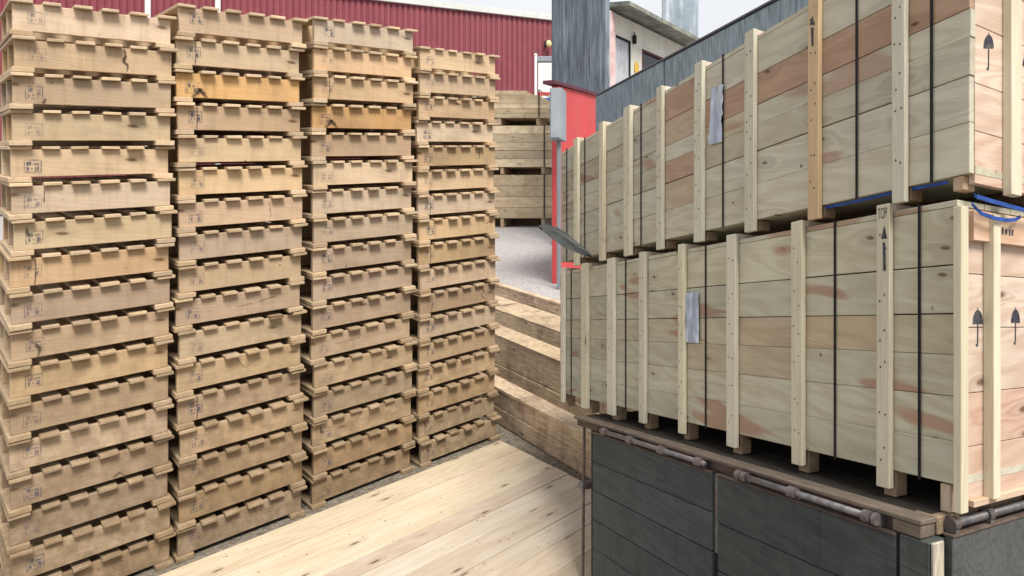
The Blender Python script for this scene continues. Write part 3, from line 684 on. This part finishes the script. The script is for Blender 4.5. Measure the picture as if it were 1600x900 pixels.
b = MB(); b.box(-0.1, L, -0.12, 0.0, hgt-0.02, hgt+0.22, (.75, .78, .75), bev=0.01); b.build('eave_trim', M['white'], shed)
b = MB(); b.prism([(-0.1, 0.05, hgt+0.1), (L, 0.05, hgt+0.1), (L, 12, hgt+1.0), (-0.1, 12, hgt+1.0)], (0, 0, 0.1)); b.build('roof', M['greypaint'], shed)
def shed_s(xp):
    m = (xp-CX)/F; return (m*s0.y-s0.x)/(d.x-m*d.y)
for xp in (233, 342):
    b = MB(); q = shed_s(xp); b.tube((q, -0.1, 0), (q, -0.1, hgt-0.03), 0.09, 10); b.build('downpipe', M['white'], shed)
q = shed_s(856); zz = Z0-(71-HY)/F*(s0.y+d.y*q)-base
b = MB(); b.box(q-0.16, q-0.04, -0.2, -0.01, zz-0.1, zz+0.16, bev=0.02); lm = b.build('wall_lamp', M['dark'], shed)
b = MB(); bmesh.ops.create_uvsphere(b.bm, u_segments=14, v_segments=10, radius=0.15, matrix=Matrix.Translation((q+0.02, -0.28, zz)) @ Matrix.Diagonal((0.85, 0.8, 1.1, 1)))
for v in b.bm.verts: v[b.t] = (1, 1, 1, 1)
b.build('lamp_globe', M['lampglass'], lm, smooth=True)
# white trailer with red and blue stripes
Yt = 24.0; a = P(840, 200, Yt); c = P(905, 88, Yt)
tl = empty('box_trailer', (a.x, Yt, gz(Yt))); tag(tl, 'white box trailer with red and blue stripes behind the lumber pile', 'trailer')
w = c.x-a.x; z1 = c.z-gz(Yt); zz = lambda y: P(0, y, Yt).z-gz(Yt)
b = MB(); b.box(0, w, 0, 2.4, 0.9, zz(97), bev=0.03); b.build('body', M['white'], tl)
b = MB(); b.box(-0.03, w+0.03, -0.03, 2.43, zz(96.5), z1, bev=0.02); b.build('roof_cap', M['greypaint'], tl)
b = MB(); b.box(0.01, w-0.01, -0.012, -0.003, zz(149), zz(144)); b.build('stripe', M['capping'], tl, None); tl.children[-1].data.materials[0] = M['red']
b = MB(); b.box(0.01, w-0.01, -0.012, -0.003, zz(158.5), zz(153)); b.build('stripe', M['bluepaint'], tl)
for xx in (0.4, w-0.4):
    b = MB(); b.tube((xx, 0.1, 0.45), (xx, 0.4, 0.45), 0.45, 20); b.build('wheel', M['dark'], tl)
pp = P(837, 86, 23.0)
b = MB(); b.tube((0, 0, 0), (0, 0, pp.z-gz(23)), 0.045, 10); bmesh.ops.create_uvsphere(b.bm, u_segments=10, v_segments=6, radius=0.06, matrix=Matrix.Translation((0, 0, pp.z-gz(23))))
for v in b.bm.verts: v[b.t] = (1, 1, 1, 1)
o = b.build('white_pole', M['white']); o.location = (pp.x, 23.0, gz(23)); tag(o, 'slim white pole standing at the corner of the white trailer', 'pole')
# red wall with dark capping
A, B = P(862, 125, 11.6), P(1010, 168, 15.5)
d = Vector((B.x-A.x, B.y-A.y)); L = d.length; ang = math.atan2(d.y, d.x)
rw = empty('red_wall', (A.x, A.y, gz(A.y)-0.1), ang); tag(rw, 'bright red panel wall with dark capping behind the crates', 'wall')
hA, hB = A.z-gz(A.y)+0.1, B.z-gz(A.y)+0.1
b = MB(); q = 0.42*L
off0 = 0.20
b.prism([(off0, 0, 0), (q-0.012, 0, 0), (q-0.012, 0, hA+(hB-hA)*.42-0.06), (off0, 0, hA-0.06)], (0, 0.12, 0)); b.prism([(q+0.012, 0, 0), (L+1.0, 0, 0), (L+1.0, 0, hB+(hB-hA)/L-0.06), (q+0.012, 0, hA+(hB-hA)*.42-0.06)], (0, 0.12, 0))
b.build('panel', M['red'], rw)
b = MB(); b.prism([(0, -0.04, hA-0.06), (L+1, -0.04, hB+(hB-hA)/L-0.06), (L+1, -0.04, hB+(hB-hA)/L), (0, -0.04, hA)], (0, 0.22, 0)); b.build('capping', M['capping'], rw)
b = MB(); b.box(q-0.011, q+0.011, 0.02, 0.1, 0, hA+(hB-hA)*.42-0.07); b.build('joint_strip', M['capping'], rw)
# grey utility box in front of the wall's end
Yc = 11.2; a, c = P(859, 218, Yc), P(878, 137, Yc)
ub = empty('utility_cabinet', (a.x, Yc, gz(Yc))); tag(ub, 'grey utility cabinet on a post at the end of the red wall', 'cabinet')
w = c.x-a.x; z0, z1 = a.z-gz(Yc), c.z-gz(Yc)
b = MB(); b.box(0, w, 0, 0.3, z0, z1, bev=0.01); b.build('body', M['greypaint'], ub)
b = MB(); b.box(0.02, w-0.02, -0.015, -0.001, z0+0.03, z1-0.03, (1.12, 1.12, 1.12), bev=0.004); dd = b.build('door', M['greypaint'], ub)
b = MB(); b.box(w*.42, w*.70, 0.1, 0.2, 0, z0-0.001, (.7, .7, .7), bev=0.01); b.build('post', M['greypaint'], ub)
# slate clad building
A, B = P(862, -60, 16.5), P(946.5, -60, 14.3)
d = Vector((B.x-A.x, B.y-A.y)); L = d.length; ang = math.atan2(d.y, d.x)
sb = empty('clad_building', (A.x, A.y, gz(A.y)), ang); tag(sb, 'tall building clad in streaked blue grey boards above the red wall', 'building')
b = MB(); n = 13
for k in range(n):
    b.box(k*L/n, (k+1)*L/n-0.004, random.uniform(-0.012, 0), 0.1, 0, 8.5, tuple([random.uniform(0.8, 1.2)]*3), bev=0.003)
b.build('cladding', M['slate'], sb)
b = MB(); b.prism([(-.1, -.2, 8.5), (L+.1, -.2, 8.5), (L+.1, 3, 9.3), (-.1, 3, 9.3)], (0, 0, .12)); b.build('roof', M['roof'], sb)
# cream house with eaves
Ya = 15.3; A = P(951, 0, Ya); dd = Vector((525.0, F)).normalized(); ang = math.atan2(dd.y, dd.x)
s0 = Vector((A.x, A.y)); base = gz(Ya)
ho = empty('cream_house', (s0.x, s0.y, base), ang); tag(ho, 'cream walled building with overhanging eave, grey door and dark window', 'house')
def HS(xp, off=0.0):
    q = s0 + Vector((-dd.y, dd.x))*off; m = (xp-CX)/F; return (m*q.y-q.x)/(dd.x-m*dd.y)
def HZ(xp, yp, off=0.0):
    s = HS(xp, off); q = s0 + Vector((-dd.y, dd.x))*off + dd*s; return Z0-(yp-HY)/F*q.y-base
L = 4.0; ze = HZ(1020, 27, -0.6)
b = MB()
dx0, dx1 = HS(962), HS(985); dz = HZ(962, 54); wx0, wx1 = HS(1003), HS(1040); wz = HZ(1003, 76)
b.box(0.0, dx0, 0, 0.2, 0, ze-0.02); b.box(dx0, dx1, 0, 0.2, dz, ze-0.02); b.box(dx1, wx0, 0, 0.2, 0, ze-0.02); b.box(wx0, wx1, 0, 0.2, wz, ze-0.02); b.box(wx0, wx1, 0, 0.2, 0, wz-1.1); b.box(wx1, L, 0, 0.2, 0, ze-0.02)
b.build('wall', M['cream'], ho)
b = MB(); b.prism([(0.0, -0.6, ze), (L+0.1, -0.6, ze), (L+0.1, 0.8, ze+0.15), (0.0, 0.8, ze+0.15)], (0, 0, 0.10)); b.build('roof', M['roof'], ho)
b = MB(); b.box(0.0, 0.18, -0.06, -0.003, 0, ze-0.03, bev=0.01); b.build('corner_post', M['pinkpost'], ho)
b = MB(); b.box(-0.06, -0.002, -0.05, 0.1, 0, ze-0.04, bev=0.01); b.build('downpipe', M['white'], ho)
b = MB(); b.box(dx0+0.05, dx1-0.03, 0.03, 0.09, 0.05, dz-0.05, bev=0.004); dr = b.build('door', M['greydoor'], ho)
b = MB(); b.box(dx0+0.002, dx1, -0.01, 0.028, dz-0.05, dz-0.003); b.box(dx1-0.032, dx1-0.002, -0.01, 0.1, 0.04, dz-0.052); b.build('frame', M['dark'], dr)
b = MB(); b.box(wx0+0.06, wx1, 0.06, 0.09, wz-1.1, wz-0.03); wn = b.build('window', M['glass'], ho)
b = MB(); b.box(wx0+0.002, wx0+0.055, -0.008, 0.1, wz-1.09, wz-0.002); b.box(wx0+0.056, wx1-0.002, -0.008, 0.055, wz-0.05, wz-0.002); b.build('frame', M['capping'], wn)
q = HS(989); b = MB(); z = HZ(989, 62); b.box(q-0.04, q+0.04, -0.1, -0.002, z-0.11, z+0.10, bev=0.02); b.tube((q, -0.05, z+0.09), (q, -0.05, z+0.17), 0.015); b.build('wall_lamp', M['dark'], ho)
q = HS(994); z = HZ(994, 107)
b = MB(); b.prism([(q+0.09*math.cos(t), -0.012, z+0.17*math.sin(t)) for t in [2*math.pi*k/24 for k in range(24)]], (0, -0.012, 0)); o = b.build('oval_plaque', M['yellow'], ho)
# streaked tower beyond the house
Yw = 24.0; a, c = P(1034, 80, Yw), P(1088, -90, Yw)
tw = empty('concrete_tower', (a.x, Yw, gz(Yw))); tag(tw, 'pale blue grey streaked concrete tower rising behind the cream house', 'tower')
b = MB(); b.box(0, c.x-a.x, 0, 1.4, 0, c.z-gz(Yw), bev=0.05); b.build('shaft', M['tower'], tw)
b = MB(); b.box(-0.1, c.x-a.x+0.1, -0.1, 1.5, c.z-gz(Yw)+0.002, c.z-gz(Yw)+0.25, bev=0.03); b.build('cap', M['tower'], tw)
# weathered board wall just behind the truck
A, B = P(945, 143, 7.0), P(1300, -52, 3.8)
d = Vector((B.x-A.x, B.y-A.y)); L = d.length; ang = math.atan2(d.y, d.x); zb = -0.6
bw = empty('board_wall', (A.x, A.y, zb), ang); tag(bw, 'dark blue grey weathered wall standing close behind the crates', 'wall')
ht = A.z-zb; b = MB(); x = -0.35; k = 0
jx = None
m = (1037-CX)/F; jx = (m*A.y-A.x)/(d.x/L-m*d.y/L)
b.box(-0.3, jx-0.008, 0, 0.1, 0, ht, (1, 1, 1), bev=0.01); b.box(jx+0.008, L+1.6, 0.004, 0.1, 0, ht-0.004, (1.02, 1.02, 1.02), bev=0.01)
b.build('panel', M['slab'], bw)
b = MB(); b.box(-0.3, L+1.6, -0.01, 0.115, ht+0.001, ht+0.015, (.45, .42, .45), bev=0.004); b.build('capping', M['greypaint'], bw)
b = MB(); b.box(jx-0.007, jx+0.007, 0.03, 0.09, 0, ht-0.01); b.build('joint_strip', M['dark'], bw)

# ------------------------------------------------------------------ light, sky, camera
SUN_AZ = Vector((0.6, -0.8)); EL = math.radians(55)
sd = bpy.data.lights.new('sun', 'SUN'); sd.energy = 5.0; sd.angle = math.radians(20); sd.color = (1.0, 0.95, 0.86)
so = bpy.data.objects.new('sun', sd); C.objects.link(so)
sv = Vector((SUN_AZ.x*math.cos(EL), SUN_AZ.y*math.cos(EL), math.sin(EL)))
so.rotation_euler = sv.to_track_quat('Z', 'Y').to_euler(); so.location = sv*30
wd = bpy.data.worlds.new('World'); bpy.context.scene.world = wd; wd.use_nodes = True
nt = wd.node_tree; bg = nt.nodes['Background']
sk = nt.nodes.new('ShaderNodeTexSky'); sk.sky_type = 'NISHITA'; sk.sun_disc = False
sk.sun_elevation = EL; sk.sun_rotation = math.atan2(SUN_AZ.x, SUN_AZ.y); sk.dust_density = 4.0; sk.air_density = 1.0
# thin bright cloud over the whole sky
tc = nt.nodes.new('ShaderNodeTexCoord'); nz = nt.nodes.new('ShaderNodeTexNoise'); nz.inputs['Scale'].default_value = 2.2; nz.inputs['Detail'].default_value = 5
mr = nt.nodes.new('ShaderNodeMapRange'); mr.inputs[1].default_value = 0.25; mr.inputs[2].default_value = 0.75; mr.inputs[3].default_value = 0.72; mr.inputs[4].default_value = 0.97
mx = nt.nodes.new('ShaderNodeMix'); mx.data_type = 'RGBA'; mx.inputs[7].default_value = (8.4, 8.5, 8.65, 1)
nt.links.new(tc.outputs['Generated'], nz.inputs['Vector']); nt.links.new(nz.outputs[0], mr.inputs[0]); nt.links.new(mr.outputs[0], mx.inputs[0])
nt.links.new(sk.outputs[0], mx.inputs[6]); nt.links.new(mx.outputs[2], bg.inputs['Color']); bg.inputs['Strength'].default_value = 0.12
cd = bpy.data.cameras.new('camera'); cam = bpy.data.objects.new('camera', cd); C.objects.link(cam)
cam.location = (0, 0, Z0); cam.rotation_euler = (math.radians(90), 0, 0)
cd.sensor_width = 36; cd.lens = 36*F/1600; cd.shift_x = -(CX-800)/1600; cd.shift_y = -(450-HY)/1600
cd.clip_start = 0.05; cd.clip_end = 2000
sc = bpy.context.scene; sc.camera = cam
sc.view_settings.view_transform = 'Standard'; sc.view_settings.look = 'None'; sc.view_settings.exposure = 0
sc.render.engine = 'CYCLES'; sc.cycles.max_bounces = 6
